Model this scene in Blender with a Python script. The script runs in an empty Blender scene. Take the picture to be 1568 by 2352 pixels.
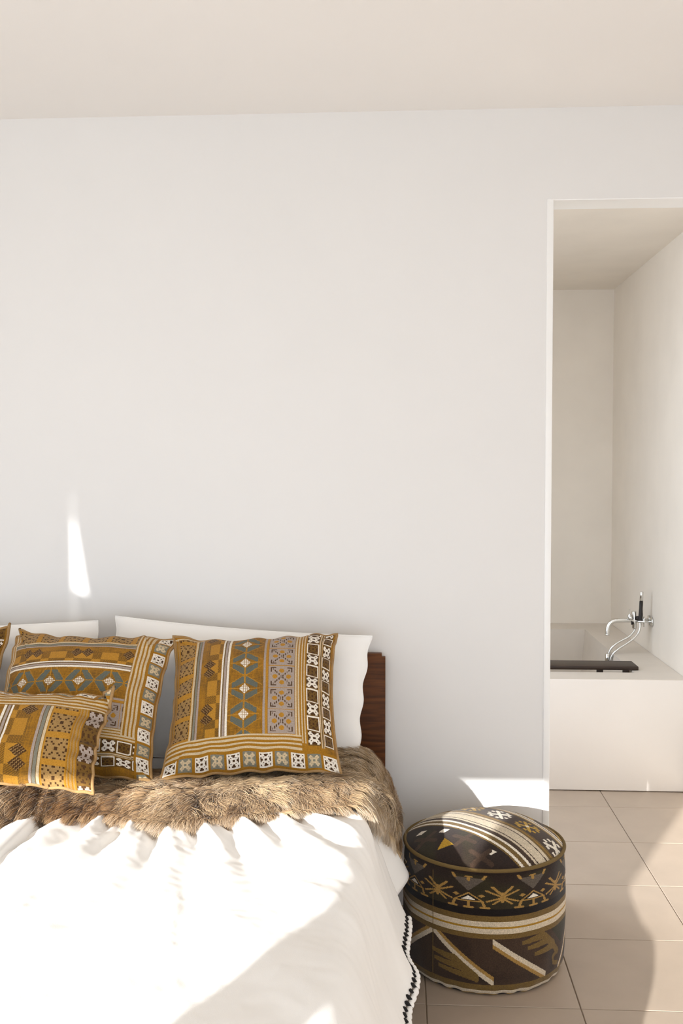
import bpy, bmesh, math, random
import numpy as np
from mathutils import Matrix, Vector

random.seed(7); rng = np.random.default_rng(7)
scene = bpy.context.scene
COL = scene.collection

# ------------------------------------------------------------------ camera
cd = bpy.data.cameras.new('camera'); cam = bpy.data.objects.new('camera', cd); COL.objects.link(cam)
yaw, pitch, roll = map(math.radians, (3.279, -2.430, -0.0645))
cam.matrix_world = (Matrix.Translation((0, 0, 1.5)) @ Matrix.Rotation(yaw, 4, 'Z')
                    @ Matrix.Rotation(math.pi/2 + pitch, 4, 'X') @ Matrix.Rotation(roll, 4, 'Z'))
cd.sensor_fit = 'VERTICAL'; cd.sensor_height = 36.0; cd.lens = 36.0*2340/2352
cd.clip_start = 0.05
scene.camera = cam

# ------------------------------------------------------------------ light
SX, SZ = 0.49, 0.30                       # sun travels (SX, 1, -SZ)
w = bpy.data.worlds.new('sky'); scene.world = w; w.use_nodes = True
bg = w.node_tree.nodes['Background']; bg.inputs[0].default_value = (0.91, 1.0, 1.13, 1); bg.inputs[1].default_value = 2.45
sl = bpy.data.lights.new('sun', 'SUN'); sun = bpy.data.objects.new('sun', sl); COL.objects.link(sun)
sl.energy = 7.4; sl.angle = math.radians(0.5); sl.color = (1.0, 0.995, 0.985)
sun.rotation_euler = Vector((SX, 1, -SZ)).to_track_quat('-Z', 'Y').to_euler()
sun.location = (-3, -5, 4)
def portal(loc, rot, sx, sy):
    l = bpy.data.lights.new('daylight_opening', 'AREA'); o = bpy.data.objects.new('daylight_opening', l); COL.objects.link(o)
    l.shape = 'RECTANGLE'; l.size = sx; l.size_y = sy; l.cycles.is_portal = True
    o.location = loc; o.rotation_euler = rot
portal((-1.22, -0.72, 0.86), (math.radians(90), 0, 0), 5.5, 1.74)
vs = scene.view_settings
vs.view_transform = 'Standard'; vs.look = 'None'; vs.gamma = 1.0; vs.use_curve_mapping = False; vs.exposure = 0.38
scene.cycles.diffuse_bounces = 5; scene.cycles.max_bounces = 8; scene.cycles.adaptive_threshold = 0.03; scene.cycles.caustics_reflective = False; scene.cycles.caustics_refractive = False
scene.cycles.use_denoising = True

# ------------------------------------------------------------------ helpers
def s2l(c):
    c = np.asarray(c, float)/255.0
    return np.where(c <= .04045, c/12.92, ((c+.055)/1.055)**2.4)
def tag(o, label=None, cat=None, group=None, kind=None):
    if label: o['label'] = label
    if cat: o['category'] = cat
    if group: o['group'] = group
    if kind: o['kind'] = kind
    return o
def empty(name, loc, label, cat, group=None, rot=(0, 0, 0)):
    o = bpy.data.objects.new(name, None); COL.objects.link(o); o.location = loc; o.rotation_euler = rot
    o.empty_display_size = .05
    return tag(o, label, cat, group)
def link(name, me, mat=None, parent=None, loc=None):
    o = bpy.data.objects.new(name, me); COL.objects.link(o)
    if mat is not None and len(me.materials) == 0: me.materials.append(mat)
    if parent is not None: o.parent = parent
    if loc is not None: o.location = loc
    return o
def mesh(name, V, F, smooth=True, facecol=None, pointcol=None):
    V = np.asarray(V, np.float32); me = bpy.data.meshes.new(name)
    if isinstance(F, np.ndarray):
        n, k = F.shape
        me.vertices.add(len(V)); me.vertices.foreach_set('co', V.ravel())
        me.loops.add(n*k); me.loops.foreach_set('vertex_index', F.astype(np.int32).ravel())
        me.polygons.add(n); me.polygons.foreach_set('loop_start', np.arange(n, dtype=np.int32)*k)
        me.update(calc_edges=True); me.validate()
    else:
        me.from_pydata([tuple(map(float, v)) for v in V], [], F); me.update()
    if smooth: me.polygons.foreach_set('use_smooth', np.ones(len(me.polygons), bool))
    for col, dom in ((facecol, 'FACE'), (pointcol, 'POINT')):
        if col is not None:
            a = me.attributes.new('weave', 'FLOAT_COLOR', dom)
            c = np.ones((len(col), 4), np.float32); c[:, :3] = col
            a.data.foreach_set('color', c.ravel())
    return me
def grid_faces(nu, nv, wrap_u=False):
    iu = np.arange(nu if wrap_u else nu-1); iv = np.arange(nv-1)
    a, b = np.meshgrid(iu, iv, indexing='ij'); a2 = (a+1) % nu
    return np.stack([a*nv+b, a2*nv+b, a2*nv+b+1, a*nv+b+1], -1).reshape(-1, 4)
def box_bm(bm, x0, x1, y0, y1, z0, z1):
    vs_ = [bm.verts.new(p) for p in ((x0,y0,z0),(x1,y0,z0),(x1,y1,z0),(x0,y1,z0),(x0,y0,z1),(x1,y0,z1),(x1,y1,z1),(x0,y1,z1))]
    for f in ((0,3,2,1),(4,5,6,7),(0,1,5,4),(1,2,6,5),(2,3,7,6),(3,0,4,7)): bm.faces.new([vs_[i] for i in f])
def bm_obj(name, bm, mat, parent=None, bevel=0, seg=2, smooth=False, loc=None):
    if bevel:
        bmesh.ops.bevel(bm, geom=list(bm.edges), offset=bevel, segments=seg, affect='EDGES', profile=.5)
    bmesh.ops.recalc_face_normals(bm, faces=list(bm.faces))
    me = bpy.data.meshes.new(name); bm.to_mesh(me); bm.free()
    if smooth or bevel: me.polygons.foreach_set('use_smooth', np.ones(len(me.polygons), bool))
    o = link(name, me, mat, parent, loc)
    if bevel:
        try: me.set_sharp_from_angle(angle=math.radians(50))
        except Exception: pass
    return o
def box(name, x0, x1, y0, y1, z0, z1, mat, parent=None, bevel=0, seg=2):
    bm = bmesh.new(); box_bm(bm, x0, x1, y0, y1, z0, z1)
    return bm_obj(name, bm, mat, parent, bevel, seg)
def spline(pts, n):
    p = np.asarray(pts, float); P = np.vstack([2*p[0]-p[1], p, 2*p[-1]-p[-2]]); out = []
    m = len(p)-1
    for k in range(n):
        t = k/(n-1)*m; i = min(int(t), m-1); u = t-i
        a, b, c, d = P[i], P[i+1], P[i+2], P[i+3]
        out.append(.5*(2*b+(c-a)*u+(2*a-5*b+4*c-d)*u*u+(3*b-a-3*c+d)*u**3))
    return np.array(out)
def tube_mesh(name, pts, rad, seg=12, closed=False, cap=True):
    p = np.asarray(pts, float); n = len(p); rad = np.broadcast_to(rad, (n,))
    if closed: t = np.roll(p, -1, 0)-np.roll(p, 1, 0)
    else: t = np.gradient(p, axis=0)
    t /= np.linalg.norm(t, axis=1)[:, None]
    nrm = np.cross(t[0], [0.31, 0.52, 0.79]); nrm /= np.linalg.norm(nrm); V = []
    for i in range(n):
        nrm = nrm-t[i]*nrm.dot(t[i]); nrm /= np.linalg.norm(nrm); b = np.cross(t[i], nrm)
        a = np.linspace(0, 2*np.pi, seg, endpoint=False)[:, None]
        V.append(p[i]+rad[i]*(np.cos(a)*nrm+np.sin(a)*b))
    V = np.concatenate(V); F = []
    for i in range(n if closed else n-1):
        for j in range(seg):
            a, b = i*seg+j, i*seg+(j+1) % seg; c = ((i+1) % n)*seg
            F.append((a, b, c+(j+1) % seg, c+j))
    if cap and not closed: F += [tuple(range(seg))[::-1], tuple((n-1)*seg+j for j in range(seg))]
    return mesh(name, V, F)
def lathe_mesh(name, prof, seg=32):
    prof = np.asarray(prof, float); n = len(prof); a = np.linspace(0, 2*np.pi, seg, endpoint=False)
    V = np.stack([np.outer(np.cos(a), prof[:, 0]), np.outer(np.sin(a), prof[:, 0]), np.broadcast_to(prof[:, 1], (seg, n))], -1).reshape(-1, 3)
    F = [tuple(f) for f in grid_faces(seg, n, True)]
    F += [tuple(j*n for j in range(seg))[::-1], tuple(j*n+n-1 for j in range(seg))]
    return mesh(name, V, F)
_N = rng.random((256, 256))
def vnoise(x, y):
    x = np.asarray(x, float); y = np.asarray(y, float)
    xi, yi = np.floor(x).astype(int), np.floor(y).astype(int); fx, fy = x-xi, y-yi
    fx = fx*fx*(3-2*fx); fy = fy*fy*(3-2*fy); g = lambda a, b: _N[a % 256, b % 256]
    return ((g(xi, yi)*(1-fx)+g(xi+1, yi)*fx)*(1-fy)+(g(xi, yi+1)*(1-fx)+g(xi+1, yi+1)*fx)*fy)*2-1
def hsh(a, b=0):
    return _N[(np.asarray(a, int)*37+11) % 256, (np.asarray(b, int)*53+29) % 256]
def sstep(a, b, x):
    t = np.clip((x-a)/(b-a), 0, 1); return t*t*(3-2*t)

# ------------------------------------------------------------------ materials
def mat(name, srgb=(200, 200, 200), rough=.6, metal=0., noise=0., nscale=20., bump=0., bscale=200., attr=None, sheen=0., spec=.5, coord='Object', stretch=None, darker=None):
    m = bpy.data.materials.new(name); m.use_nodes = True; nt = m.node_tree; N, L = nt.nodes, nt.links
    b = N['Principled BSDF']; b.inputs['Roughness'].default_value = rough; b.inputs['Metallic'].default_value = metal
    b.inputs['Specular IOR Level'].default_value = spec
    if sheen: b.inputs['Sheen Weight'].default_value = sheen; b.inputs['Sheen Roughness'].default_value = .5
    base = tuple(s2l(srgb))+(1,)
    tc = N.new('ShaderNodeTexCoord'); mp = N.new('ShaderNodeMapping'); L.new(tc.outputs[coord], mp.inputs[0])
    if stretch: mp.inputs['Scale'].default_value = stretch
    src = None
    if attr:
        at = N.new('ShaderNodeAttribute'); at.attribute_name = attr; src = at.outputs['Color']
    if noise:
        nz = N.new('ShaderNodeTexNoise'); nz.inputs['Scale'].default_value = nscale; nz.inputs['Detail'].default_value = 6
        L.new(mp.outputs[0], nz.inputs['Vector'])
        mx = N.new('ShaderNodeMix'); mx.data_type = 'RGBA'; mx.blend_type = 'MIX'
        cr = N.new('ShaderNodeMapRange'); cr.inputs['From Min'].default_value = .3; cr.inputs['From Max'].default_value = .7
        L.new(nz.outputs['Fac'], cr.inputs['Value']); L.new(cr.outputs[0], mx.inputs[0])
        dk = tuple(s2l(darker))+(1,) if darker is not None else tuple(v*(1-noise) for v in base[:3])+(1,)
        if src is not None:
            ml = N.new('ShaderNodeMix'); ml.data_type = 'RGBA'; ml.blend_type = 'MULTIPLY'; ml.inputs[0].default_value = 1
            L.new(src, ml.inputs[6]); mx.inputs[6].default_value = (1-noise,)*3+(1,); mx.inputs[7].default_value = (1+noise*.4,)*3+(1,)
            L.new(mx.outputs[2], ml.inputs[7]); src = ml.outputs[2]
        else:
            mx.inputs[6].default_value = dk; mx.inputs[7].default_value = base; src = mx.outputs[2]
    if src is not None: L.new(src, b.inputs['Base Color'])
    else: b.inputs['Base Color'].default_value = base
    if bump:
        n2 = N.new('ShaderNodeTexNoise'); n2.inputs['Scale'].default_value = bscale; n2.inputs['Detail'].default_value = 3
        L.new(mp.outputs[0], n2.inputs['Vector'])
        bp = N.new('ShaderNodeBump'); bp.inputs['Strength'].default_value = bump; bp.inputs['Distance'].default_value = .002
        L.new(n2.outputs['Fac'], bp.inputs['Height']); L.new(bp.outputs[0], b.inputs['Normal'])
    return m
M = {}
M['plaster'] = mat('white_plaster', (230, 228, 225), .85, noise=.015, nscale=3, bump=.05, bscale=60)
M['ceil'] = mat('ceiling_paint', (244, 240, 235), .9, noise=.015, nscale=2)
M['trim'] = mat('white_gloss_paint', (246, 245, 242), .35, noise=.01, nscale=5)
M['grey_wall'] = mat('grey_render', (240, 232, 220), .75, noise=.05, nscale=4, bump=.05, bscale=80)
M['grey_deck'] = mat('grey_stone_deck', (222, 213, 201), .45, noise=.05, nscale=8)
M['tub'] = mat('white_tub_panel', (246, 240, 233), .4, noise=.02, nscale=4)
M['tile'] = mat('taupe_floor_tile', (180, 163, 145), .42, noise=.10, nscale=7, bump=.03, bscale=90, spec=.45)
M['grout'] = mat('tile_grout', (150, 132, 112), .9, noise=.1, nscale=40)
M['linen'] = mat('white_linen', (243, 240, 235), .9, noise=.02, nscale=9, bump=.12, bscale=600, sheen=.15)
M['cotton'] = mat('white_cotton', (248, 246, 242), .9, noise=.02, nscale=9, bump=.1, bscale=500, sheen=.1)
M['weave'] = mat('woven_textile', attr='weave', rough=.92, noise=.22, nscale=420, bump=.35, bscale=700, sheen=.1, spec=.2)
M['kilim'] = mat('kilim_wool', attr='weave', rough=.95, noise=.28, nscale=320, bump=.4, bscale=520, sheen=.15, spec=.15)
M['cord'] = mat('tan_cord', (168, 132, 84), .9, noise=.25, nscale=300, bump=.3, bscale=400)
M['cushion_back'] = mat('brown_cushion_back', (92, 66, 36), .95, noise=.2, nscale=200, bump=.2, bscale=500)
M['olive_cord'] = mat('olive_cord', (112, 90, 48), .95, noise=.2, nscale=250, bump=.3, bscale=400)
M['wood'] = mat('dark_walnut', (104, 60, 24), .55, noise=.5, nscale=6, stretch=(1.2, 6, 14), darker=(62, 33, 11), bump=.1, bscale=30, spec=.22)
M['chrome'] = mat('chrome', (225, 225, 222), .12, 1.0, noise=.02, nscale=30)
M['black'] = mat('black_rubber', (34, 28, 25), .5, noise=.2, nscale=60)
M['board'] = mat('dark_bath_board', (60, 44, 34), .45, noise=.3, nscale=12, stretch=(1, 10, 10))
M['fur'] = mat('sheep_fur', attr='weave', rough=.75, noise=.1, nscale=60, spec=.25, sheen=.2)
M['hide'] = mat('sheep_hide', (96, 70, 42), .95, noise=.3, nscale=60)
M['stitch'] = mat('black_yarn', (24, 20, 18), .9, noise=.2, nscale=200)
def translucent(name, srgb):
    m = bpy.data.materials.new(name); m.use_nodes = True; nt = m.node_tree; N, L = nt.nodes, nt.links; N.clear()
    out = N.new('ShaderNodeOutputMaterial'); a = N.new('ShaderNodeBsdfDiffuse'); t = N.new('ShaderNodeBsdfTranslucent'); mx = N.new('ShaderNodeMixShader')
    nz = N.new('ShaderNodeTexNoise'); nz.inputs['Scale'].default_value = 300
    mr = N.new('ShaderNodeMix'); mr.data_type = 'RGBA'; c = tuple(s2l(srgb))
    mr.inputs[6].default_value = tuple(v*.97 for v in c)+(1,); mr.inputs[7].default_value = c+(1,)
    L.new(nz.outputs['Fac'], mr.inputs[0]); L.new(mr.outputs[2], a.inputs[0]); L.new(mr.outputs[2], t.inputs[0])
    mx.inputs[0].default_value = .45; L.new(a.outputs[0], mx.inputs[1]); L.new(t.outputs[0], mx.inputs[2]); L.new(mx.outputs[0], out.inputs[0])
    return m
M['blind'] = translucent('white_blind_fabric', (238, 232, 222))

# ------------------------------------------------------------------ structure
XL, XR, YB, YW, YW2, ZC = -4.0, 2.4, -0.6, 3.45, 3.57, 2.69
DX0, DX1, DZ = 0.507, 1.45, 2.392
TP = 0.4285; TX0, TY0 = 0.0755, 2.803
BYB, BXR, BXL, BZC = 6.46, 1.325, -0.6, 2.61        # bathroom
fl = box('floor', XL-.2, XR+.2, YB-.3, 6.6, -.12, -.004, M['grout']); tag(fl, 'floor of taupe square tiles running from bedroom into bathroom', 'floor', kind='structure')
bm = bmesh.new(); h = TP/2-.0016; box_bm(bm, -h, h, -h, h, -.012, 0)
bmesh.ops.bevel(bm, geom=[e for e in bm.edges if abs(e.verts[0].co.z) < 1e-6 and abs(e.verts[1].co.z) < 1e-6], offset=.0012, segments=1, affect='EDGES')
bmesh.ops.recalc_face_normals(bm, faces=list(bm.faces)); tme = bpy.data.meshes.new('tile'); bm.to_mesh(tme); bm.free(); tme.materials.append(M['tile'])
for i in range(-9, 6):
    for j in range(-8, 9):
        cx, cy = TX0+(i+.5)*TP, TY0+(j+.5)*TP
        if cx < XL or cx > XR or cy < YB: continue
        if cy > YW2 and (cx < -.4 or cx > 1.35): continue
        t = link('tile', tme, None, fl, (cx, cy, 0)); t.rotation_euler[2] = math.pi/2*((i*3+j*5) % 4)
def wall(name, boxes, m, label, cat='wall'):
    bm = bmesh.new()
    for b in boxes: box_bm(bm, *b)
    return tag(bm_obj(name, bm, m), label, cat, kind='structure')
wall('wall_bedroom', [(XL-.15, .485, YW, YW2, -.004, ZC+.05), (.485, DX1, YW, YW2, DZ, ZC+.05), (DX1, XR+.15, YW, YW2, -.004, ZC+.05)], M['plaster'], 'white plaster wall behind the bed with a tall doorway')
wall('ceiling', [(XL-.15, XR+.15, YB-.2, YW2, ZC, ZC+.15)], M['ceil'], 'plain off-white bedroom ceiling', 'ceiling')
wall('wall_left', [(XL-.15, XL, YB-.2, YW, -.004, ZC)], M['plaster'], 'white side wall left of the bed')
wall('wall_right', [(XR, XR+.15, YB-.2, YW, -.004, ZC)], M['plaster'], 'white side wall right of the bathroom door')
# garden side: tall openings with a pier between them
AX0, AX1, AX2 = -1.484, -1.325, 1.5
wall('wall_garden', [(XL, -3.95, YB-.14, YB, -.004, ZC), (AX0, AX1, YB-.14, YB, -.004, ZC), (AX2, XR, YB-.14, YB, -.004, ZC)], M['plaster'], 'garden wall with two wide openings and a pier')
t1 = box('trim_1', .485, .507, YW-.004, YW2+.002, -.004, DZ, M['trim'], bevel=.002); tag(t1, 'narrow white door jamb beside the bathroom opening', 'trim', kind='structure')
t2 = box('trim_2', .507, DX1, YW+.002, YW2+.002, DZ-.004, DZ+.004, M['trim']); tag(t2, 'white lintel lining over the bathroom opening', 'trim', kind='structure')
wall('wall_bathroom_back', [(BXL, BXR+.12, BYB, BYB+.12, -.004, BZC)], M['grey_wall'], 'grey rendered back wall of the bathroom')
wall('wall_bathroom_right', [(BXR, BXR+.12, YW2, BYB, -.004, BZC)], M['grey_wall'], 'grey rendered right wall of the bathroom behind the tap')
BW0, BW1 = 3.62, 5.25                              # side opening added out of view to brighten the bathroom
wall('wall_bathroom_left', [(BXL-.12, BXL, YW2, BYB+.12, -.004, .1), (BXL-.12, BXL, YW2, BYB+.12, 2.55, BZC), (BXL-.12, BXL, YW2, BW0, .1, 2.55), (BXL-.12, BXL, BW1, BYB+.12, .1, 2.55)], M['grey_wall'], 'grey bathroom wall with an added daylight opening, out of view left of the doorway')
portal((BXL-.1, (BW0+BW1)/2, 1.32), (0, math.radians(-90), 0), 2.45, BW1-BW0)
SK0, SK1 = 3.62, 4.22                              # unseen ceiling slot added over the bathroom entrance to let daylight in
wall('ceiling_bathroom', [(BXL-.12, BXR+.12, SK1, BYB+.12, BZC, BZC+.1), (BXL-.12, BXR+.12, YW2, SK0, BZC, BZC+.1), (BXL-.12, BXL+.1, SK0, SK1, BZC, BZC+.1)], M['grey_wall'], 'grey bathroom ceiling with an unseen slot added for daylight', 'ceiling')
portal((.41, 3.92, BZC+.1), (0, 0, 0), 1.9, .6)

# unseen blinds, added to stop the sun above head height; daylight falls in below
def blind(poly, label, group='added blinds shaping the light on the garden side'):
    y0, y1 = YB-.07, YB-.066; n = len(poly)
    V = [(x, y0, z) for x, z in poly]+[(x, y1, z) for x, z in poly]
    F = [tuple(range(n)), tuple(range(2*n-1, n-1, -1))]+[(i, (i+1) % n, n+(i+1) % n, n+i) for i in range(n)]
    r = empty('added_blind', (0, 0, 0), label, 'blind', group)
    link('fabric', mesh('fabric', V, F, False), M['blind'], r)
    xs = [p[0] for p in poly]; zb = min(p[1] for p in poly)
    link('bottom_bar', tube_mesh('bottom_bar', [(min(xs), y0, zb), (max(xs), y0, zb)], .012, 10), M['trim'], r)
ZB = 1.68
SZ0, SXo = 1.215, -1.985               # shift of a sun ray between this plane and the bed wall
GX = -1.160+SXo
blind([(-3.95, ZB), (GX, ZB), (GX, ZC-.004), (-3.95, ZC-.004)], 'added white blind screening the sun at the far left of the garden openings')
blind([(GX+.003, ZB), (AX0, ZB), (AX0, ZC-.004), (GX+.003, ZC-.004), (GX+.003, 1.36+SZ0), (GX+.048, 1.085+SZ0), (GX+.003, 1.105+SZ0)], 'added white blind beside the pier, notched to let a sliver of sun through')
blind([(AX1, ZB), (AX2, ZB), (AX2, ZC-.004), (AX1, ZC-.004)], 'added wide white blind screening the sun right of the pier')

# ------------------------------------------------------------------ bath
tub = empty('bathtub', (.4, 5.6, 0), 'built-in bathtub with white end panel and grey stone rim', 'bathtub')
def tpart(o): o.parent = tub; o.matrix_parent_inverse = Matrix.Translation((-.4, -5.6, 0)); return o
TZ = .526; IX0, IX1, IY0, IY1 = .25, 1.12, 4.90, 6.21
tpart(box('end_panel', -.3, BXR-.002, 4.74, 4.775, .004, TZ-.003, M['tub'], bevel=.002))
bm = bmesh.new()
for b in ((-.3, BXR-.002, 4.742, IY0, TZ-.04, TZ), (-.3, BXR-.002, IY1, BYB-.002, TZ-.04, TZ), (-.3, IX0, IY0, IY1, TZ-.04, TZ), (IX1, BXR-.002, IY0, IY1, TZ-.04, TZ)): box_bm(bm, *b)
bmesh.ops.remove_doubles(bm, verts=list(bm.verts), dist=1e-5)
tpart(bm_obj('rim', bm, M['grey_deck']))
bm = bmesh.new(); box_bm(bm, IX0, IX1, IY0, IY1, .1, TZ-.001); bmesh.ops.delete(bm, geom=[f for f in bm.faces if f.normal.z > .9 or all(v.co.z > .4 for v in f.verts)], context='FACES')
for v in bm.verts:
    if v.co.z < .2: v.co.x += .05 if v.co.x < .7 else -.05; v.co.y += .06 if v.co.y < 5.5 else -.06
tpart(bm_obj('basin', bm, M['grey_deck']))
br = empty('bath_board', (.7, 5.02, TZ), 'dark wooden board laid across the bathtub', 'bath tray')
def bpart(o): o.parent = br; o.matrix_parent_inverse = Matrix.Translation((-.7, -5.02, -TZ)); return o
bpart(box('plank', .1, 1.15, 4.95, 5.10, TZ+.001, TZ+.019, M['board'], bevel=.003))
for fx in (.97, 1.095, .3): bpart(box('stop', fx-.014, fx+.014, 4.962, 4.99, TZ-.022, TZ+.001, M['board'], bevel=.002))
# tap
FY = 5.44
tp = empty('bath_tap', (BXR, FY, .69), 'chrome wall-mounted bath tap with black hand shower and hose', 'tap')
def fpart(name, me, m, sub=None):
    o = link(name, me, m, sub or tp); o.matrix_parent_inverse = Matrix.Translation((-BXR, -FY, -.69)) if sub is None else Matrix()
    return o
arc = [(1.240, .697), (1.20, .6975), (1.15, .696), (1.125, .690), (1.108, .675), (1.1, .652), (1.098, .62)]
sp_ = fpart('spout', tube_mesh('spout', spline([(x, FY, z) for x, z in arc], 40), .0115, 16), M['chrome'])
fpart('aerator', tube_mesh('aerator', [(1.098, FY, .624), (1.098, FY, .616)], .0125, 16), M['chrome'], sp_)
fpart('valve_body', tube_mesh('valve_body', [(1.236, FY, .746), (1.236, FY, .742), (1.240, FY, .66), (1.241, FY, .652)], [.011, .0125, .0125, .010], 18), M['chrome'])
fpart('diverter', tube_mesh('diverter', [(1.215, FY-.014, .712), (1.215, FY-.03, .712)], .011, 14), M['chrome'])
fpart('lever', tube_mesh('lever', [(1.210, FY-.02, .706), (1.209, FY-.02, .728), (1.2085, FY-.02, .732), (1.208, FY-.02, .760)], [.010, .010, .004, .0032], 12), M['chrome'])
fpart('knob', tube_mesh('knob', [(1.224, FY-.012, .69), (1.224, FY-.012, .676)], .005, 10), M['black'])
for dy in (-.035, .03):
    fpart('supply_pipe', tube_mesh('supply_pipe', [(1.24, FY, .695), (1.265, FY+dy, .695), (BXR-.001, FY+dy, .695)], .007, 12), M['chrome'])
    fpart('flange', tube_mesh('flange', [(BXR-.001, FY+dy, .695), (BXR-.008, FY+dy, .695), (BXR-.010, FY+dy, .695)], [.024, .024, .018], 22), M['chrome'])
    fpart('cross_handle', tube_mesh('cross_handle', [(1.280, FY+dy, .668), (1.281, FY+dy, .695), (1.282, FY+dy, .722)], [.004, .006, .004], 10), M['chrome'])
fpart('shower_cradle', tube_mesh('shower_cradle', [(1.246, FY-.01, .71), (1.262, FY-.02, .712)], .012, 14), M['black'])
sg2 = fpart('shower_grip', tube_mesh('shower_grip', [(1.263, FY-.025, .69), (1.264, FY-.025, .70), (1.2655, FY-.025, .73), (1.266, FY-.025, .76), (1.2675, FY-.025, .802)], [.009, .011, .0115, .0095, .0095], 16), M['black'])
fpart('shower_head', tube_mesh('shower_head', [(1.2675, FY-.025, .802), (1.270, FY-.025, .85), (1.270, FY-.025, .853)], [.009, .0095, .008], 16), M['chrome'], sg2)
hose1 = [(1.263, FY-.025, .69), (1.2625, FY-.03, .665), (1.252, FY-.035, .635), (1.225, FY-.04, .605), (1.19, FY-.045, .58), (1.150, FY-.05, .555), (1.122, FY-.05, .53), (1.108, FY-.05, .50), (1.102, FY-.05, .46)]
hose2 = [(1.241, FY, .655), (1.236, FY-.006, .64), (1.21, FY-.012, .613), (1.175, FY-.016, .594), (1.14, FY-.02, .574), (1.115, FY-.02, .55), (1.103, FY-.02, .52), (1.101, FY-.02, .50)]
for hz in (hose1, hose2): fpart('hose', tube_mesh('hose', spline(hz, 60), .0058, 10), M['chrome'])
fpart('hose_outlet', tube_mesh('hose_outlet', [(1.097, FY-.02, .455), (1.097, FY-.02, .46), (1.098, FY-.02, .52), (1.098, FY-.02, .525)], [.010, .014, .014, .010], 16), M['chrome'])

# ------------------------------------------------------------------ bed
bed = empty('bed', (-.975, 2.4, 0), 'king bed with dark walnut headboard against the white wall', 'bed')
def bd(o): o.parent = bed; o.matrix_parent_inverse = Matrix.Translation((.975, -2.4, 0)); return o
HB0, HB1 = -1.90, -.048
bm = bmesh.new(); box_bm(bm, HB0, HB1, 3.395, 3.43, .12, .879)
bmesh.ops.bevel(bm, geom=[e for e in bm.edges if abs(e.verts[0].co.x-e.verts[1].co.x) < 1e-6 and abs(e.verts[0].co.z-e.verts[1].co.z) < 1e-6 and e.verts[0].co.z > .5], offset=.012, segments=4, affect='EDGES')
bd(bm_obj('headboard', bm, M['wood'], bevel=.0025, seg=2))
for x0, x1, y0, y1 in ((-1.86, -1.83, 1.36, 3.39), (-.16, -.13, 1.36, 3.39), (-1.86, -.13, 1.33, 1.36)): bd(box('rail', x0, x1, y0, y1, .16, .30, M['wood'], bevel=.003))
for x in (-1.8, -.19):
    for y in (1.42, 3.3): bd(link('leg', tube_mesh('leg', [(x, y, 0), (x, y, .17)], [.018, .028], 14), M['wood']))
bd(box('slat_base', -1.83, -.16, 1.36, 3.39, .24, .27, M['wood']))
mt = box('mattress', -1.84, -.155, 1.37, 3.385, .272, .53, M['cotton'], bevel=.05, seg=4); tag(mt, 'white mattress under the bedding of the king bed', 'mattress')

# cloth cross section (X, z) from the middle of the bed over its right edge
PR = spline([(-1.0, .562), (-.7, .564), (-.45, .566), (-.25, .567), (-.155, .565), (-.118, .553), (-.092, .522), (-.073, .475), (-.050, .41), (-.030, .345), (-.008, .285), (.008, .252)], 400)
PL = PR[::-1].copy(); PL[:, 0] = -1.95-PL[:, 0]
PROF = np.vstack([PL, PR[1:]])
SEG = np.r_[0, np.cumsum(np.linalg.norm(np.diff(PROF, axis=0), axis=1))]
SMID = SEG[399]; SEND = SEG[-1]-SMID                   # arc length measured from bed centre line
TAN = np.gradient(PROF, axis=0); TAN /= np.linalg.norm(TAN, axis=1)[:, None]; NRM = np.stack([-TAN[:, 1], TAN[:, 0]], 1)
def prof(s, off=0.):
    a = np.clip(np.asarray(s)+SMID, 0, SEG[-1])
    x, z = np.interp(a, SEG, PROF[:, 0]), np.interp(a, SEG, PROF[:, 1])
    nx, nz = np.interp(a, SEG, NRM[:, 0]), np.interp(a, SEG, NRM[:, 1])
    return x+nx*off, z+nz*off, nx, nz
FOOT = 1.36
def cloth(name, s, Y, off, disp, m, thick):
    S, YY = np.meshgrid(s, Y, indexing='ij'); Yd = YY.copy()
    x, z, nx, nz = prof(S); d = off+disp(S, YY, x, z)
    zz = z+nz*d; R0 = .10; fd = np.clip(FOOT-YY, 0, None); an = np.clip(fd/R0, 0, math.pi/2)
    Yd = np.where(YY < FOOT, FOOT-R0*np.sin(an), YY)-.02*sstep(0, .3, fd); drop = R0*(1-np.cos(an))+np.clip(fd-R0*math.pi/2, 0, None)
    zz = np.where(fd > 0, np.maximum(zz-drop*np.clip((zz-.2)/.36, 0, 1), .05), zz)
    V = np.stack([x+nx*d, Yd, zz], -1).reshape(-1, 3)
    o = link(name, mesh(name, V, grid_faces(len(s), len(Y))), m)
    md = o.modifiers.new('thickness', 'SOLIDIFY'); md.thickness = thick; md.offset = -1
    return o
def ridge(x, y, x0, y0, x1, y1, wdt, amp):
    dx, dy = x1-x0, y1-y0; L = math.hypot(dx, dy); t = ((x-x0)*dx+(y-y0)*dy)/L**2; d = ((x-x0)*dy-(y-y0)*dx)/L
    d = d+.006*np.sin(t*9)
    return amp*np.exp(-(d/wdt)**2)*sstep(-.05, .2, t)*sstep(1.05, .7, t)
def duvet_d(S, Y, x, z):
    side = sstep(SEND-.35, SEND, S)
    return .003*vnoise(S*6, Y*5)-.015+(side*(.012*np.sin(Y*17+1.3)+.010*vnoise(Y*9, S*3))+.015)*sstep(2.62, 2.9, Y)-.012*side*sstep(2.85, 2.6, Y)+side*.040*np.exp(-((Y-2.90)/.13)**2)
du = cloth('duvet', np.linspace(-SEND+.06, SEND-.055, 220), np.linspace(1.02, 3.08, 190), .0, duvet_d, M['cotton'], .02)
tag(du, 'white cotton duvet hanging over the bed side beneath the throw', 'duvet')
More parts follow.
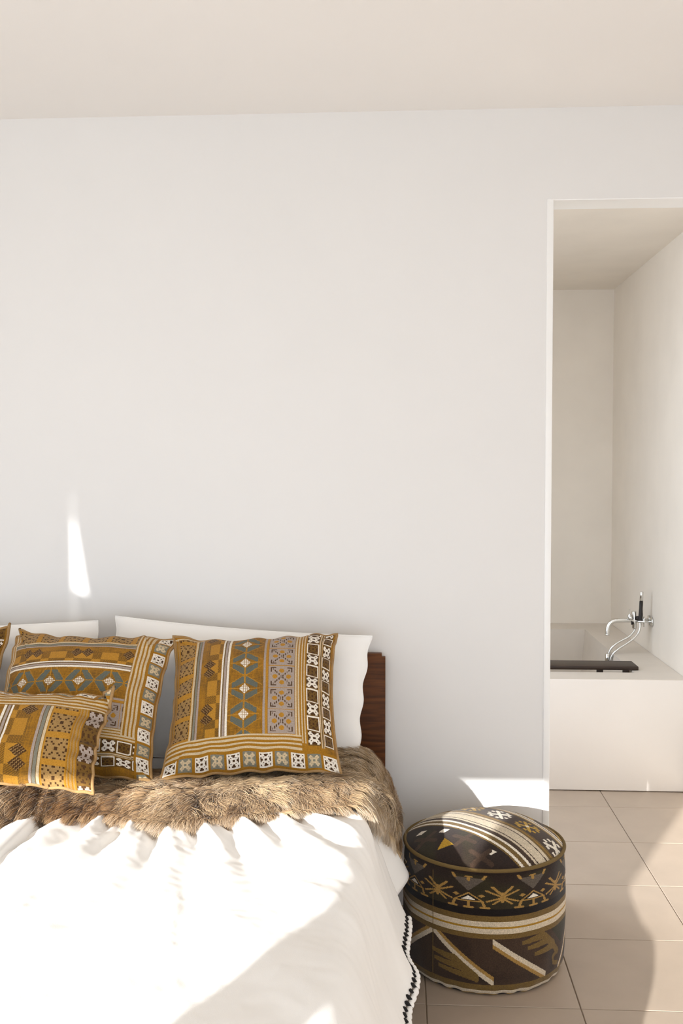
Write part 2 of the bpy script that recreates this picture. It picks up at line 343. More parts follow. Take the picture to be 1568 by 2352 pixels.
def throw_d(S, Y, x, z):
    xc, yc = -.70, 3.02; r = np.hypot(x-xc, Y-yc); ph = np.arctan2(x-xc, yc-Y)
    fold = np.sin(34*ph+1.4*np.sin(r*7+ph*3)+.8)+.5*np.sin(61*ph+1.2*np.sin(r*9-ph*4)+2)*np.exp(-np.clip(r-.5, 0, 9)/.2)
    d = .015*fold*np.exp(-np.clip(r-.46, 0, 9)/.34)*sstep(SEND-.05, SEND-.40, S)*sstep(1.5, .9, np.abs(ph))
    d = d+.007*vnoise(x*6+3, Y*5)+.0035*vnoise(x*15+Y*4, Y*11)+.0011*vnoise(x*43+Y*21, Y*37-x*18)
    d = d+ridge(x, Y, -.50, 2.22, -.40, 1.72, .010, .0032)+ridge(x, Y, -.80, 2.20, -.84, 1.66, .010, .003)+ridge(x, Y, -.36, 2.38, -.24, 2.12, .012, .004)+ridge(x, Y, -.22, 2.45, -.14, 2.30, .010, .003)
    side = sstep(SEND-.42, SEND, S)
    d = d+side*(.010*np.sin(Y*11+.4)+.006*np.sin(Y*23+2)+.008*vnoise(Y*6, S*4))
    return d
th = cloth('throw_blanket', np.linspace(-SEND+.02, SEND+.0, 340), np.linspace(1.00, 2.80, 400), .012, throw_d, M['linen'], .004)
tag(th, 'white linen throw with a black and white braided edge covering the bed', 'throw')
# braided hem of the throw
yy = np.linspace(1.32, 2.795, 500); ss = np.full_like(yy, SEND)
hx, hz, hnx, hnz = prof(ss); dd = .012+throw_d(ss, yy, hx, hz); hemx, hemz = hx+hnx*dd, hz+hnz*dd-.004
wob = .0012*np.sin(yy*2*np.pi/.024)
ec = link('edge_cord', tube_mesh('edge_cord', np.stack([hemx+.008+wob, yy, hemz-.004], 1), .0072+.0007*np.sin(yy*2*np.pi/.024+1), 10), M['linen'], th)
sv = lathe_mesh('stitch', [(0, -.013), (.0014, -.010), (.0024, -.003), (.0042, .004), (.0034, .009), (0, .012)], 8); sv.materials.append(M['stitch'])
for k, y in enumerate(np.arange(1.34, 2.79, .0235)):
    x = np.interp(y, yy, hemx); z = np.interp(y, yy, hemz)
    o = link('stitch', sv, None, ec, (x+.003+.0015*random.uniform(-1, 1), y-.006, z+.004)); o.rotation_euler = (math.radians(random.uniform(5, 20)), math.radians(random.uniform(-52, -36)), 0)
    q = random.uniform(.85, 1.25); o.scale = (q, q, random.uniform(.85, 1.2))

# ------------------------------------------------------------------ sheepskin
def fur_edges(s):
    f = 2.600-.12*sstep(.12, -.15, s)+.024*np.sin(s*9+.6)+.022*np.sin(s*21+2)+.06*sstep(.55, .80, s)+.30*sstep(.86, 1.08, s)-.05*sstep(-.1, -.5, s)*0
    b = 2.99+.02*np.sin(s*11)+.27*sstep(.42, .78, s)-.05*sstep(.95, 1.1, s)
    return f, b
S0, S1 = -1.02, SEND-.135
ns, nw = 200, 70
sg = np.linspace(S0, S1, ns); wg = np.linspace(0, 1, nw)
def hide_pt(s, wv):
    f, b = fur_edges(s); y = f+(b-f)*wv
    x, z, nx, nz = prof(s)
    edge = np.minimum(np.minimum(wv, 1-wv)*4, 1)*np.minimum((S1-s)/.06, 1)
    hgt = .016+.020*np.sqrt(np.clip(edge, 0, 1))+.012*vnoise(s*7, y*9)*np.clip(edge, 0, 1)+.03*np.exp(-((wv-.18)/.15)**2)*np.clip(edge+.2, 0, 1)*(.6+.4*vnoise(s*4+5, y*0+2)+1.0*sstep(.14, .05, s))
    return np.stack([x+nx*hgt, y, z+nz*hgt], -1)
SS, WW = np.meshgrid(sg, wg, indexing='ij')
fur = empty('sheepskin', (-.9, 2.75, .57), 'long-haired beige brown sheepskin lying across the bed before the cushions', 'sheepskin')
FI = Matrix.Translation((.9, -2.75, -.57))
hide = link('hide', mesh('hide', hide_pt(SS, WW).reshape(-1, 3), grid_faces(ns, nw)), M['hide'], fur); hide.matrix_parent_inverse = FI
NS = 170000
rs = rng.uniform(S0, S1, NS); rw = rng.uniform(-.02, 1.0, NS); rw = np.where(rng.random(NS) < .18, rng.uniform(-.02, .12, NS), rw)
root = hide_pt(rs, rw); e = 1e-3
du_ = (hide_pt(rs+e, rw)-root); dw_ = (hide_pt(rs, rw+e)-root)
nn = np.cross(du_, dw_); nn /= np.linalg.norm(nn, axis=1)[:, None]; nn *= np.sign(nn[:, 2:3]+.3*(nn[:, 0:1] > .3)+1e-6)
tu = du_/np.linalg.norm(du_, axis=1)[:, None]; tw = dw_/np.linalg.norm(dw_, axis=1)[:, None]
# locks: jittered cells share direction and tip
cs = .042; ci, cj = np.floor(rs/cs).astype(int), np.floor(root[:, 1]/cs+.37*(np.floor(rs/cs) % 3)).astype(int)
h1, h2, h3 = hsh(ci, cj), hsh(ci+91, cj+17), hsh(ci+33, cj+71)
ang = 2.2*vnoise(rs*3.2, root[:, 1]*4.5)+1.1*(h1-.5)+rng.normal(0, .34, NS)
f_, b_ = fur_edges(rs)
frontness = sstep(.45, .0, rw)
dirv = tu*(np.sin(ang)*.9+.25*sstep(.4, .9, rs))[:, None]+tw*(np.cos(ang)*.55-1.1*frontness)[:, None]
dirv += tu*(sstep(S1-.12, S1, rs)*1.3)[:, None]
dirv /= np.linalg.norm(dirv, axis=1)[:, None]+1e-6
lift = .42+.45*h2+rng.uniform(-.12, .12, NS)-.25*frontness
L_ = (.038+.024*h3+rng.uniform(-.006, .010, NS))*(1-.25*sstep(.75, 1, rw))
cx_ = (ci+.5)*cs-rs
p1 = root+(nn*(.75+.3*lift)[:, None]+dirv*.45)*(L_*.36)[:, None]
p2 = p1+(nn*(.25*lift)[:, None]+dirv*1.0)*(L_*.40)[:, None]+tu*(cx_*.36)[:, None]
curl = rng.normal(0, .3, NS)
p3 = p2+(nn*(-.15+.12*lift)[:, None]+dirv+tu*curl[:, None]*.5)*(L_*.38)[:, None]+tu*(cx_*.34)[:, None]
p3[:, 2] -= .004+.010*frontness
wd = rng.normal(0, 1, (NS, 3)); wd -= dirv*np.sum(wd*dirv, 1)[:, None]; wd /= np.linalg.norm(wd, axis=1)[:, None]
hw = rng.uniform(.00035, .00072, NS)[:, None]
V = np.stack([root-wd*hw, root+wd*hw, p1-wd*hw, p1+wd*hw, p2-wd*hw*.75, p2+wd*hw*.75, p3], 1)
k0 = np.arange(NS)[:, None]*7
F = np.concatenate([k0+np.array([0, 1, 3]), k0+np.array([0, 3, 2]), k0+np.array([2, 3, 5]), k0+np.array([2, 5, 4]), k0+np.array([4, 5, 6])])
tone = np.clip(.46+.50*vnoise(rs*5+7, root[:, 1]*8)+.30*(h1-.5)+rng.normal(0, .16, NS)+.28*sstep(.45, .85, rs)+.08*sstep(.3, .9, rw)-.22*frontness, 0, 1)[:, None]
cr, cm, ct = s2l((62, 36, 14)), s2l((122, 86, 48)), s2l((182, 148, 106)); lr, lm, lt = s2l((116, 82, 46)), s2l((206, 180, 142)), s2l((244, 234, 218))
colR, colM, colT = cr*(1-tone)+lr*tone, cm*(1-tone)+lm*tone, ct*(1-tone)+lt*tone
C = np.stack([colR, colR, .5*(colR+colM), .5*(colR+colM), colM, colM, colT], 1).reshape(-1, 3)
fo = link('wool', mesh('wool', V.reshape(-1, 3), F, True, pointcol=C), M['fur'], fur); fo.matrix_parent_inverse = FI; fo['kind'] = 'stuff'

# ------------------------------------------------------------------ woven pattern of the cushions
def bmp(rows): return np.array([[c == '#' for c in r] for r in rows])
SNOW = bmp(['.##....##.', '####..####', '##.####.##', '.########.', '..##..##..', '..##..##..', '.########.', '##.####.##', '####..####', '.##....##.'])
SNOW2 = bmp(['.#.##..##.#.', '############', '.##.####.##.', '####.##.####', '#.########.#', '.####..####.', '.####..####.', '#.########.#', '####.##.####', '.##.####.##.', '############', '.#.##..##.#.'])
def look(b, x, y):
    n = b.shape[0]; ix = np.clip(((x+1)/2*n).astype(int), 0, n-1); iy = np.clip(((y+1)/2*n).astype(int), 0, n-1); return b[iy, ix]
C_ = {k: s2l(v) for k, v in dict(gold=(160, 111, 28), amber=(178, 127, 42), olive=(108, 78, 32), brown=(74, 48, 22), tan=(158, 124, 74), teal=(98, 101, 90), steel=(126, 123, 108), lilac=(166, 150, 138), white=(236, 226, 210), cream=(206, 184, 148)).items()}
def textile(s, t):
    n = len(s); gi, gj = (s*330).astype(int), (t*330).astype(int)
    streak = .5+.5*vnoise(s*300, t*26)+.35*vnoise(s*40, t*300)
    mixv = np.clip(.30+.75*(streak-.5)+.40*vnoise(s*9, t*9), 0, .95)[:, None]
    col = C_['gold']*(1-mixv)+C_['olive']*mixv
    def put(mask, c): col[mask] = C_[c] if isinstance(c, str) else c
    def cell(v, v0, v1, k):
        q = (v-v0)/(v1-v0)*k; i = np.floor(q).astype(int); return i, (q-i)*2-1
    band = lambda a, b: (s >= a) & (s < b)
    inF = (t > .185) & (t < .985)
    # snowflake squares
    i, y = cell(t, .185, .985, 5.2); x = (s-.088)/.050; yy_ = y/.78; m = band(.035, .142)
    put(m & inF, 'amber'); sq = m & inF & (np.abs(x) < 1) & (np.abs(yy_) < 1); put(sq, 'brown'); put(sq & look(SNOW2, x, yy_), 'tan')
    # light / steel stripe
    for a, b, c in ((.145, .158, 'cream'), (.158, .163, 'olive'), (.163, .177, 'steel'), (.177, .181, 'olive'), (.181, .193, 'lilac')): put(band(a, b) & inF, c)
    # brown lattice diamonds and amber blocks
    m = band(.196, .325) & inF; i, y = cell(t, .185, .985, 2.45); x = (s-.26)/.065
    blk = m & (((y*3).astype(int)+(x*1.5).astype(int)) % 2 == 0) & (x > -.25); put(blk, 'amber')
    hat = m & ~blk & ((gi+gj) % 4 < 2) & (x > -.4); put(hat, 'olive')
    for yc in (-.30, .12):
        dm = m & (np.abs(x+.18)/.62+np.abs(y-yc)/.235 < 1); put(dm, 'brown'); put(dm & (((gi//3)+(gj//3)) % 2 == 0) & ((gi % 3 == 0) | (gj % 3 == 0)), 'tan')
    # white stripes
    for a, b, c in ((.327, .338, 'white'), (.338, .344, 'olive'), (.344, .356, 'lilac'), (.356, .361, 'olive'), (.361, .373, 'white')): put(band(a, b) & inF, c)
    # teal split diamonds
    m = band(.375, .57) & inF; i, y = cell(t, .215, .965, 4); x = (s-.468)/.078; d = np.abs(x)+np.abs(y)/1.02
    ln = m & ((np.abs(np.abs(x)*1.0-np.abs(np.abs(y)-1.02)*1.7) < .09) | (np.abs(x) < .05)) & ((gi+gj) % 3 != 0); put(ln, 'amber')
    ax_, ay_ = np.abs(x), np.abs(y); teal = m & (ax_ < .95) & (ax_ > .06) & (ay_ > .0) & (ay_ < .92-.42*ax_*0-.0) & (ax_+ay_*1.0 > .42) & (ay_ < .98-.55*np.maximum(ax_-.5, 0)*1.2-.0) & (ax_*.62+ay_ < 1.02) & (ax_ < .32+.75*ay_+.55*(ay_ < .5)*(1-0*ay_)) & (ay_ > .48*np.maximum(0, 1-ax_*0)-.48*np.minimum(1, ax_*1.02))
    put(teal, 'teal'); cen = m & (d < .40); put(cen, 'white'); put(cen & ((gi % 4 == 0) | (gj % 4 == 0)), 'tan')
    put(m & (np.abs(y) < .03) & (np.abs(x) < 1.15) & (np.abs(x) > .4), 'amber')
    # thin lilac stripes
    for a, b, c in ((.577, .59, 'lilac'), (.59, .603, 'amber')): put(band(a, b) & inF, c)
    # lilac squares with dotted crosses
    m = band(.607, .765) & inF; i, y = cell(t, .185, .985, 5.1); x = (s-.686)/.079; put(m, 'lilac')
    put(m & (np.abs(y) > .965), 'amber')
    put(m & (np.abs(np.abs(x)-np.abs(y)) < .09) & (np.abs(x) < .68) & ((gi//2) % 2 == 0), 'brown')
    br_ = m & (np.maximum(np.abs(x), np.abs(y)) > .74) & (np.maximum(np.abs(x), np.abs(y)) < .82) & (np.minimum(np.abs(x), np.abs(y)) > .42); put(br_, 'brown')
    for px, py in ((.52, 0), (-.52, 0), (0, .52), (0, -.52)): put(m & (np.hypot(x-px, y-py) < .19), 'amber')
    # stripes
    k = ((s-.768)/.0085).astype(int); m = band(.768, .832) & (t > .14); put(m & (k % 2 == 0), 'cream'); put(m & (k % 2 == 1), 'gold')
    # boxed snowflakes, alternate white and brown
    for a, b, kk, sh in ((.836, .914, 9.2, 0), (.936, .988, 9.2, 1)):
        m = band(a, b) & (t > .13); i, y = cell(t, .13, .99, kk); x = (s-(a+b)/2)/((b-a)/2); put(m, 'olive')
        wht = ((i+sh) % 2 == 0); fr = m & ~wht & (np.maximum(np.abs(x), np.abs(y)) > .80) & (np.maximum(np.abs(x), np.abs(y)) < .95); put(fr, 'white')
        ins = m & (np.abs(x) < .86) & (np.abs(y) < .86); put(ins & wht, 'brown'); put(ins & wht & look(SNOW, x/.86, y/.86), 'white')
        put(ins & ~wht & (np.abs(x) < .72) & (np.abs(y) < .72), 'brown'); put(ins & ~wht & (np.abs(x) < .72) & (np.abs(y) < .72) & look(SNOW, x/.72, y/.72), 'olive')
    for a, b, c in ((.918, .924, 'cream'), (.924, .929, 'olive'), (.929, .934, 'cream')): put(band(a, b) & (t > .12), c)
    # left border for s < .035
    m = (s < .033) & (s >= -.01); put(m, 'gold'); put(m & (((s+1)/.007).astype(int) % 2 == 0), 'tan')
    for a, b in ((-.075, -.012), (-.14, -.08)):
        m = (s >= a) & (s < b); i, y = cell(t, .02, .99, 9); x = (s-(a+b)/2)/((b-a)/2); put(m, 'olive'); ins = m & (np.abs(x) < .88) & (np.abs(y) < .88)
        put(ins, 'brown'); lk = look(SNOW, x/.88, y/.88); put(ins & lk & (i % 2 == 0), 'lilac'); put(ins & lk & (i % 2 == 1), 'olive')
    # lower border: stripes then white and steel squares; repeated past the upper edge
    for tv in (t, 1.175-t):
        lo = tv < .185; k = (tv/.0125).astype(int)
        st = lo & (tv > .095) & (s < .80); put(st & (k % 2 == 0), 'cream'); put(st & (k % 2 == 1), 'gold')
        m = tv < .095; put(m, 'gold'); i, x = cell(s, .0, 1.0, 11); y = (tv-.046)/.036; ins = m & (np.abs(y) < 1) & (np.abs(x) < .84)
        wh = (i % 2 == 0); put(ins & wh, 'white'); put(ins & ~wh, 'steel'); inn = ins & (np.abs(y) < .78) & (np.abs(x) < .66)
        sn = look(SNOW, np.clip(x/.66, -1, 1), np.clip(y/.78, -1, 1)); put(inn & ~sn & wh, 'brown'); put(inn & sn & ~wh, 'cream')
    j = .90+.2*hsh(gi, gj)
    return col*j[:, None]

def cushion(name, label, center, wdt, hgt, thick, lean, rolla, yawa, srange, trange, swap=0, n=300, pin=.068, ear=.0, curl=.03, seed=0, group=None, cord=.0048):
    root_ = empty(name, (0, 0, 0), label, 'cushion', group)
    root_.matrix_world = Matrix.Translation(center) @ Matrix.Rotation(yawa, 4, 'Z') @ Matrix.Rotation(math.pi/2-lean, 4, 'X') @ Matrix.Rotation(rolla, 4, 'Z')
    g = np.linspace(-1, 1, n+1); u, v = np.meshgrid(g, g, indexing='ij')
    def shape(u, v, side, extra=0):
        x = wdt/2*u*(1-pin*(1-v*v)*np.abs(u)**1.5); y = hgt/2*v*(1-pin*(1-u*u)*np.abs(v)**1.5)
        pf = np.clip((1-np.abs(u)**2.4)*(1-np.abs(v)**2.4), 0, 1)**.62
        edge = np.maximum(np.abs(u), np.abs(v))
        wr = .0062*sstep(.55, .97, edge)*(np.sin(v*17+seed+2*vnoise(v*3, u*2+seed))*(np.abs(u) >= np.abs(v))+np.sin(u*16+seed*2+2*vnoise(u*3, v*2+seed))*(np.abs(v) > np.abs(u)))
        wr += .008*vnoise(u*2.6+seed, v*2.6)*(1-edge*.5)
        z = side*(thick/2*pf)+wr+extra
        cr_ = (np.abs(u)*np.abs(v))**5; ea = 1+.022*(np.abs(u)*np.abs(v))**7; x = x*ea; y = y*ea
        z = z+curl*cr_*np.where(v > 0, 1, .4)*np.sign(np.sin(seed*3.1+u*2+v))
        y = y-.010*(1-v*v)*np.cos(u*2)*0
        return np.stack([x, y, z], -1)
    V = shape(u, v, 1).reshape(-1, 3); Fq = grid_faces(n+1, n+1)
    gc = (g[:-1]+g[1:])/2; uc, vc = np.meshgrid(gc, gc, indexing='ij'); uc, vc = (uc.ravel()+1)/2, (vc.ravel()+1)/2
    if swap == 1: a, b = 1-vc, uc          # columns become rows, first column on top
    elif swap == 2: a, b = 1-uc, vc        # turned half round
    else: a, b = uc, vc
    s = srange[0]+a*(srange[1]-srange[0]); t = trange[0]+b*(trange[1]-trange[0])
    link('front_cover', mesh('front_cover', V, Fq, True, facecol=textile(s, t)), M['weave'], root_)
    nb = 60; gb = np.linspace(-1, 1, nb+1); ub, vb = np.meshgrid(gb, gb, indexing='ij')
    link('back_cover', mesh('back_cover', shape(ub, vb, -1).reshape(-1, 3), grid_faces(nb+1, nb+1)[:, ::-1]), M['cushion_back'], root_)
    q = np.linspace(-1, 1, 90)[:-1]; one = np.ones_like(q)
    pu = np.concatenate([q, one, -q, -one]); pv = np.concatenate([-one, q, one, -q])
    P_ = shape(pu, pv, 0)
    link('piping', tube_mesh('piping', P_, cord, 8, closed=True), M['cord'], root_)
    return root_
rad = math.radians
GRP = 'patterned cushions on the bed'
cushion('cushion', 'ochre woven cushion with vertical pattern columns nearest the pouf', (-.438, 3.005, .800), .505, .49, .185, rad(46), rad(4.0), rad(0), (0, 1.0), (.0, 1.02), 0, seed=1.0, group=GRP, curl=.02)
cushion('cushion', 'ochre woven cushion with horizontal pattern rows between two others', (-.955, 2.968, .800), .500, .485, .185, rad(42), rad(-1), rad(2), (.02, 1.03), (.14, 1.175), 1, seed=2.3, group=GRP, curl=.035)
cushion('cushion', 'ochre woven cushion at the left picture edge, mostly cut off', (-1.478, 3.0, .80), .495, .475, .17, rad(40), rad(-1), rad(4), (0, 1.0), (.0, .96), 0, n=130, seed=3.7, group=GRP, curl=.04)
cushion('cushion', 'small ochre woven cushion lying in front of the larger cushions', (-1.037, 2.728, .758), .46, .29, .13, rad(42), rad(-0.5), rad(-3), (-.078, .65), (.53, 1.13), 2, n=240, seed=5.2, group=GRP, curl=.03)

# ------------------------------------------------------------------ white pillows
def pillow(label, center, wdt, hgt, thick, lean, rolla, yawa, seed):
    n = 90; g = np.linspace(-1, 1, n+1); u, v = np.meshgrid(g, g, indexing='ij')
    r = empty('pillow', (0, 0, 0), label, 'pillow', 'white bed pillows')
    r.matrix_world = Matrix.Translation(center) @ Matrix.Rotation(yawa, 4, 'Z') @ Matrix.Rotation(math.pi/2-lean, 4, 'X') @ Matrix.Rotation(rolla, 4, 'Z')
    def sh(u, v, side):
        x = wdt/2*u*(1-.03*(1-v*v)); y = hgt/2*v*(1-.05*(1-u*u))
        x = x+.004*np.sin(v*13+seed)*np.abs(u)**8*np.sign(u)
        pf = np.clip((1-np.abs(u)**3)*(1-np.abs(v)**2.6), 0, 1)**.6
        z = side*thick/2*pf+.008*vnoise(u*3+seed, v*3)*(1-np.maximum(np.abs(u), np.abs(v)))+.006*vnoise(u*2+seed, v*5)
        return np.stack([x, y, z], -1)
    F_ = grid_faces(n+1, n+1); V1 = sh(u, v, 1).reshape(-1, 3); V2 = sh(u, v, -1).reshape(-1, 3)
    link('case', mesh('case', np.vstack([V1, V2]), np.vstack([F_, F_[:, ::-1]+len(V1)])), M['cotton'], r)
    q = np.linspace(-1, 1, 90)[:-1]; one = np.ones_like(q)
    link('seam', tube_mesh('seam', sh(np.concatenate([q, one, -q, -one]), np.concatenate([-one, q, one, -q]), 0), .0022, 6, closed=True), M['cotton'], r)
pillow('white pillow behind the cushion nearest the pouf, against the headboard', (-.533, 3.24, .772), .85, .45, .15, rad(22), rad(-4), rad(0), 1.)
pillow('white pillow peeking out behind the horizontally patterned cushion', (-1.42, 3.25, .77), .85, .45, .15, rad(20), rad(2), rad(0), 4.)

# ------------------------------------------------------------------ pouf
PC = (.257, 3.086); PRAD, PH = .247, .365
K_ = {k: s2l(v) for k, v in dict(dark=(44, 33, 27), black=(28, 22, 20), moss=(50, 44, 28), umber=(66, 50, 38), olive=(112, 88, 46), tan=(160, 124, 66), cream=(206, 190, 164), white=(228, 218, 200), mustard=(164, 122, 36), grey=(92, 82, 72), yellow=(186, 146, 44)).items()}
pouf = empty('pouf', (PC[0], PC[1], 0), 'round kilim pouf in dark brown with cream stripes beside the bed', 'pouf')
def seg(x, y, x0, y0, x1, y1, wd_):
    dx, dy = x1-x0, y1-y0; t = np.clip(((x-x0)*dx+(y-y0)*dy)/(dx*dx+dy*dy+1e-12), 0, 1); return np.hypot(x-x0-t*dx, y-y0-t*dy) < wd_
def tri(x, y, pts):
    r_ = np.ones_like(x, bool); sg_ = None
    for (ax, ay), (bx, by) in zip(pts, pts[1:]+pts[:1]):
        c = (bx-ax)*(y-ay)-(by-ay)*(x-ax); r_ &= c > 0
    r2 = np.ones_like(x, bool)
    for (ax, ay), (bx, by) in zip(pts, pts[1:]+pts[:1]): r2 &= ((bx-ax)*(y-ay)-(by-ay)*(x-ax)) < 0
    return r_ | r2
def side_col(th_, f):
    # th_ degrees, 0 faces the viewer, + to the right; f 0 top .. 1 bottom
    col = np.tile(K_['dark'], (len(f), 1)); nz = vnoise(th_*.09, f*6); w_ = (sstep(-.3, .6, nz)*(f < .30))[:, None]; col = col*(1-w_)+K_['moss']*w_
    put = lambda m, c: col.__setitem__(m, K_[c])
    put(f < .035, 'dark'); put((f > .29) & (f < .348), 'black')
    for a, b, c in ((.348, .392, 'olive'), (.392, .432, 'cream'), (.432, .446, 'mustard'), (.446, .487, 'cream'), (.487, .53, 'olive')): put((f >= a) & (f < b), c)
    lowz = (f >= .53) & (f < .895); put(lowz, 'umber'); w_ = (sstep(.1, .8, nz)*lowz)[:, None]*.6; col[:] = col*(1-w_)+K_['dark']*w_
    # upper frieze, period 45 degrees
    x = ((th_+10+22.5) % 45-22.5)/22.5; y = (f-.165)/.125
    up_ = (f > .03) & (f < .29)
    put(up_ & tri(x, y, [(-.52, -.85), (.52, -.85), (0., -.05)]), 'grey')
    put(up_ & (seg(x, y, 0, -.9, 0, -.7, .05) | seg(x, y, -.1, -.9, .1, -.9, .04) | seg(x, y, .42, -.8, .5, -1.0, .05) | seg(x, y, -.42, -.8, -.5, -1.0, .05)), 'tan')
    put(up_ & tri(x, y, [(-.50, .62), (.50, .62), (0, .02)]), 'tan'); put(up_ & tri(x, y, [(-.36, .53), (.36, .53), (0, .12)]), 'black'); put(up_ & tri(x, y, [(-.20, .47), (.20, .47), (0, .23)]), 'white')
    for px in (-.42, 0, .42): put(up_ & (seg(x, y, px, .62, px*1.15, .92, .045) | seg(x, y, px*1.15-.12, .95, px*1.15+.12, .95, .05)), 'tan')
    x = ((th_-12.7+22.5) % 45-22.5)/22.5
    st = np.zeros_like(up_)
    for sx_ in (-1, 1):
        st |= seg(x, y, 0, .15, sx_*.30, -.35, .05) | seg(x, y, sx_*.05, .22, sx_*.48, -.12, .045) | seg(x, y, sx_*.05, .30, sx_*.46, .55, .045) | seg(x, y, sx_*.04, .38, sx_*.28, .70, .04)
    st |= seg(x, y, 0, .0, 0, .55, .05); put(up_ & st, 'tan')
    for px in (-.62, .62): put(up_ & (np.abs(x-px)+np.abs(y-.22) < .11), 'tan')
    # lower zone: zigzag bars with comb motifs
    y2 = (f-.53)/.365
    for o_ in (0, 180):
        xx = (th_-o_+180) % 360-180
        for x0, y0, x1, y1, td in ((-35, .02, 6, .95, -1), (7, .06, 46, .92, 1), (-37, .02, -74, .9, -1), (86, .0, 64, .95, 1), (-76, .3, -90, .9, 1)):
            d = (xx-x0)/(x1-x0); on = (d > -.02) & (d < 1.03) & lowz; c_ = y2-(y0+(y1-y0)*d)
            put(on & (np.abs(c_) < .06), 'cream'); put(on & (c_*td > .06) & (c_*td < .15), 'tan')
        ca, cb = (xx+18)/18, (xx-42)/18
        for tips, base, cc, nm in (([(-1.05, .42), (-.95, .60), (-.75, .74)], [(-.1, .50), (.2, .66), (.75, .86)], ca, 'olive'), ([(-.85, .12), (-.62, .26), (-.30, .42)], [(.10, .06), (.45, .20), (.75, .38)], cb, 'olive')):
            for (ax_, ay_), (bx_, by_) in zip(tips, base):
                put(lowz & tri(cc, y2, [(ax_, ay_-.04), (bx_, by_-.085), (bx_, by_+.085)]), nm); put(lowz & tri(cc, y2, [(ax_, ay_-.04), (ax_, ay_+.04), (bx_, by_+.08)]), nm)
            (ax_, ay_), (bx_, by_) = base[0], base[2]
            put(lowz & seg(cc, y2, ax_, ay_, bx_, by_, .10), nm)
        for ux, uy, vx, vy, wq in ((.7, .36, 1.05, .58, .08), (1.05, .58, .75, .66, .05), (.75, .66, .80, .80, .05), (.80, .80, 1.1, .86, .05)): put(lowz & seg(cb, y2, ux, uy, vx, vy, wq), 'olive')
        put(lowz & tri(xx, y2, [(52, .0), (80, .0), (66, .45)]), 'moss')
    for a, b, c in ((.895, .945, 'olive'), (.945, .982, 'cream'), (.982, 1.01, 'tan')): put((f >= a) & (f < b), c)
    return col*(.85+.3*hsh((th_*2.5).astype(int), (f*190).astype(int)))[:, None]
na, nh = 760, 200
aa = np.linspace(0, 2*np.pi, na, endpoint=False); ff = np.linspace(0, 1, nh)
rp = spline([(.238, 1), (.2425, .9), (.2445, .7), (.245, .45), (.244, .25), (.2405, .1), (.232, .03), (.222, 0.008)], 200)
zf = 1-ff; rr = np.interp(zf[::-1], rp[::-1, 1], rp[::-1, 0])[::-1]
A, Fm = np.meshgrid(aa, ff, indexing='ij'); Rm = np.broadcast_to(rr, A.shape)+.0018*np.sin(A*23)*sstep(.85, 1, Fm)+.0015*vnoise(A*5, Fm*4)
Zm = (1-Fm)*PH+.003*sstep(.9, 1, Fm)*np.sin(A*31+1)*.5+.0025*sstep(.97, 1, Fm)
view = math.atan2(-PC[1], -PC[0])                      # angle of the direction towards the viewer
V = np.stack([Rm*np.cos(A), Rm*np.sin(A), Zm], -1).reshape(-1, 3)
ac, fc = np.meshgrid(aa+np.pi/na, (ff[:-1]+ff[1:])/2, indexing='ij')
thd = (np.degrees(ac-view)+180) % 360-180
link('side_cover', mesh('side_cover', V, grid_faces(na, nh, True), True, facecol=side_col(thd.ravel(), fc.ravel())), M['kilim'], pouf)
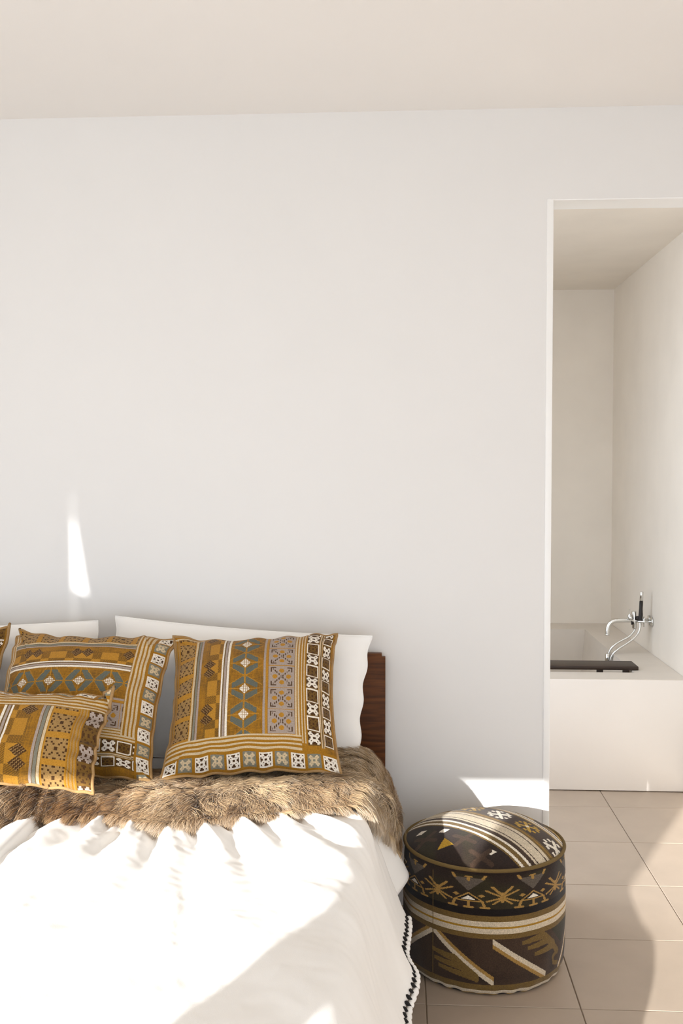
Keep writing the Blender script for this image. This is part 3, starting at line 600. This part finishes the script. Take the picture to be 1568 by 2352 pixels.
def top_col(x, y):
    q = x*.643+y*.766; p = -x*.766+y*.643              # q across the stripes, p along them
    col = np.tile(K_['dark'], (len(x), 1)); nz = vnoise(x*4, y*4); w_ = sstep(-.2, .6, nz)[:, None]; col = col*(1-w_)+K_['moss']*w_
    put = lambda m, c: col.__setitem__(m, K_[c])
    for px, py, c in ((-.80, -.15, 'white'), (-.52, -.30, 'white'), (.02, -.78, 'white')): put(np.abs(x-px)/1.6+np.abs(y-py) < .045, c)
    put(tri(x, y, [(-.62, -.62), (-.42, -.62), (-.52, -.46)]), 'yellow')
    for px, py in ((-.28, -.55), (-.75, -.35), (-.1, -.85)):
        for k in range(4): put(seg(x, y, px, py, px+.16*math.cos(k*1.57+.8), py+.12*math.sin(k*1.57+.8), .03), 'umber')
    for a, b, c in ((-.48, -.455, 'olive'), (-.455, -.42, 'white'), (-.42, -.36, 'olive'), (-.36, -.325, 'white'), (-.325, -.265, 'umber'), (-.265, -.23, 'cream'), (-.23, -.215, 'umber'), (-.215, -.08, 'cream'), (-.08, -.065, 'umber'), (-.065, -.01, 'cream'), (-.01, .03, 'olive'), (.03, .045, 'mustard'), (.045, .08, 'olive'), (.08, .42, 'umber'), (.42, .45, 'olive'), (.45, .465, 'mustard'), (.465, .52, 'cream'), (.52, .535, 'umber'), (.535, .575, 'white'), (.575, .80, 'umber'), (.80, .83, 'olive'), (.83, .865, 'white'), (.865, .885, 'umber'), (.885, .92, 'cream'), (.92, 1.2, 'umber')): put((q >= a) & (q < b), c)
    for k in range(-3, 4):
        c = 'white' if k % 2 == 0 else 'yellow'; u = (p-k*.42+.07)/.15; v = (q-.25)/.145
        m = (np.abs(u) < 1.2) & (np.abs(v) < 1.05)
        sh = (np.abs(np.abs(u)-np.abs(v)) < .22) & (np.maximum(np.abs(u), np.abs(v)) < .8)
        sh |= (np.abs(np.abs(u)-.85) < .16) & (np.abs(v) < .42) & (np.abs(v) > .14); sh |= (np.abs(np.abs(v)-.82) < .15) & (np.abs(u) < .45) & (np.abs(u) > .14)
        put(m & sh, c); put((np.abs(u)+np.abs(v) < .22), 'white')
        u = (p-k*.42-.2)/.15; v = (q-.69)/.10
        sh = ((np.abs(np.abs(u)-np.abs(v)) < .25) & (np.maximum(np.abs(u), np.abs(v)) < .9)); put(sh & (np.abs(v) < .95), 'yellow')
    return col*(.85+.3*hsh((x*110).astype(int), (y*110).astype(int)))[:, None]
nr = 170; rt = np.linspace(.002, 1, nr); A, Rn = np.meshgrid(np.linspace(0, 2*np.pi, 520, endpoint=False), rt, indexing='ij')
Zt = PH+.072*(1-Rn**2.6)**.9+.002*vnoise(Rn*np.cos(A)*3, Rn*np.sin(A)*3)
Rw = Rn*.238; V = np.stack([Rw*np.cos(A), Rw*np.sin(A), Zt], -1).reshape(-1, 3)
ac, rc = np.meshgrid(np.linspace(0, 2*np.pi, 520, endpoint=False)+np.pi/520, (rt[:-1]+rt[1:])/2, indexing='ij')
link('top_cover', mesh('top_cover', V, grid_faces(520, nr, True)[:, ::-1], True, facecol=top_col((rc*np.cos(ac)).ravel(), (rc*np.sin(ac)).ravel())), M['kilim'], pouf)
a = np.linspace(0, 2*np.pi, 120, endpoint=False)
link('seam_cord', tube_mesh('seam_cord', np.stack([.2405*np.cos(a), .2405*np.sin(a), np.full_like(a, PH+.001)], 1), .0055, 10, closed=True), M['olive_cord'], pouf)
sa = view-math.radians(36)
link('side_seam', tube_mesh('side_seam', [(.2452*math.cos(sa), .2452*math.sin(sa), z) for z in np.linspace(.03, PH-.02, 12)], .0012, 6), M['olive_cord'], pouf)
link('base', lathe_mesh('base', [(0, .0), (.218, .0), (.223, .004), (.224, .010), (0, .012)], 48), M['black'], pouf)
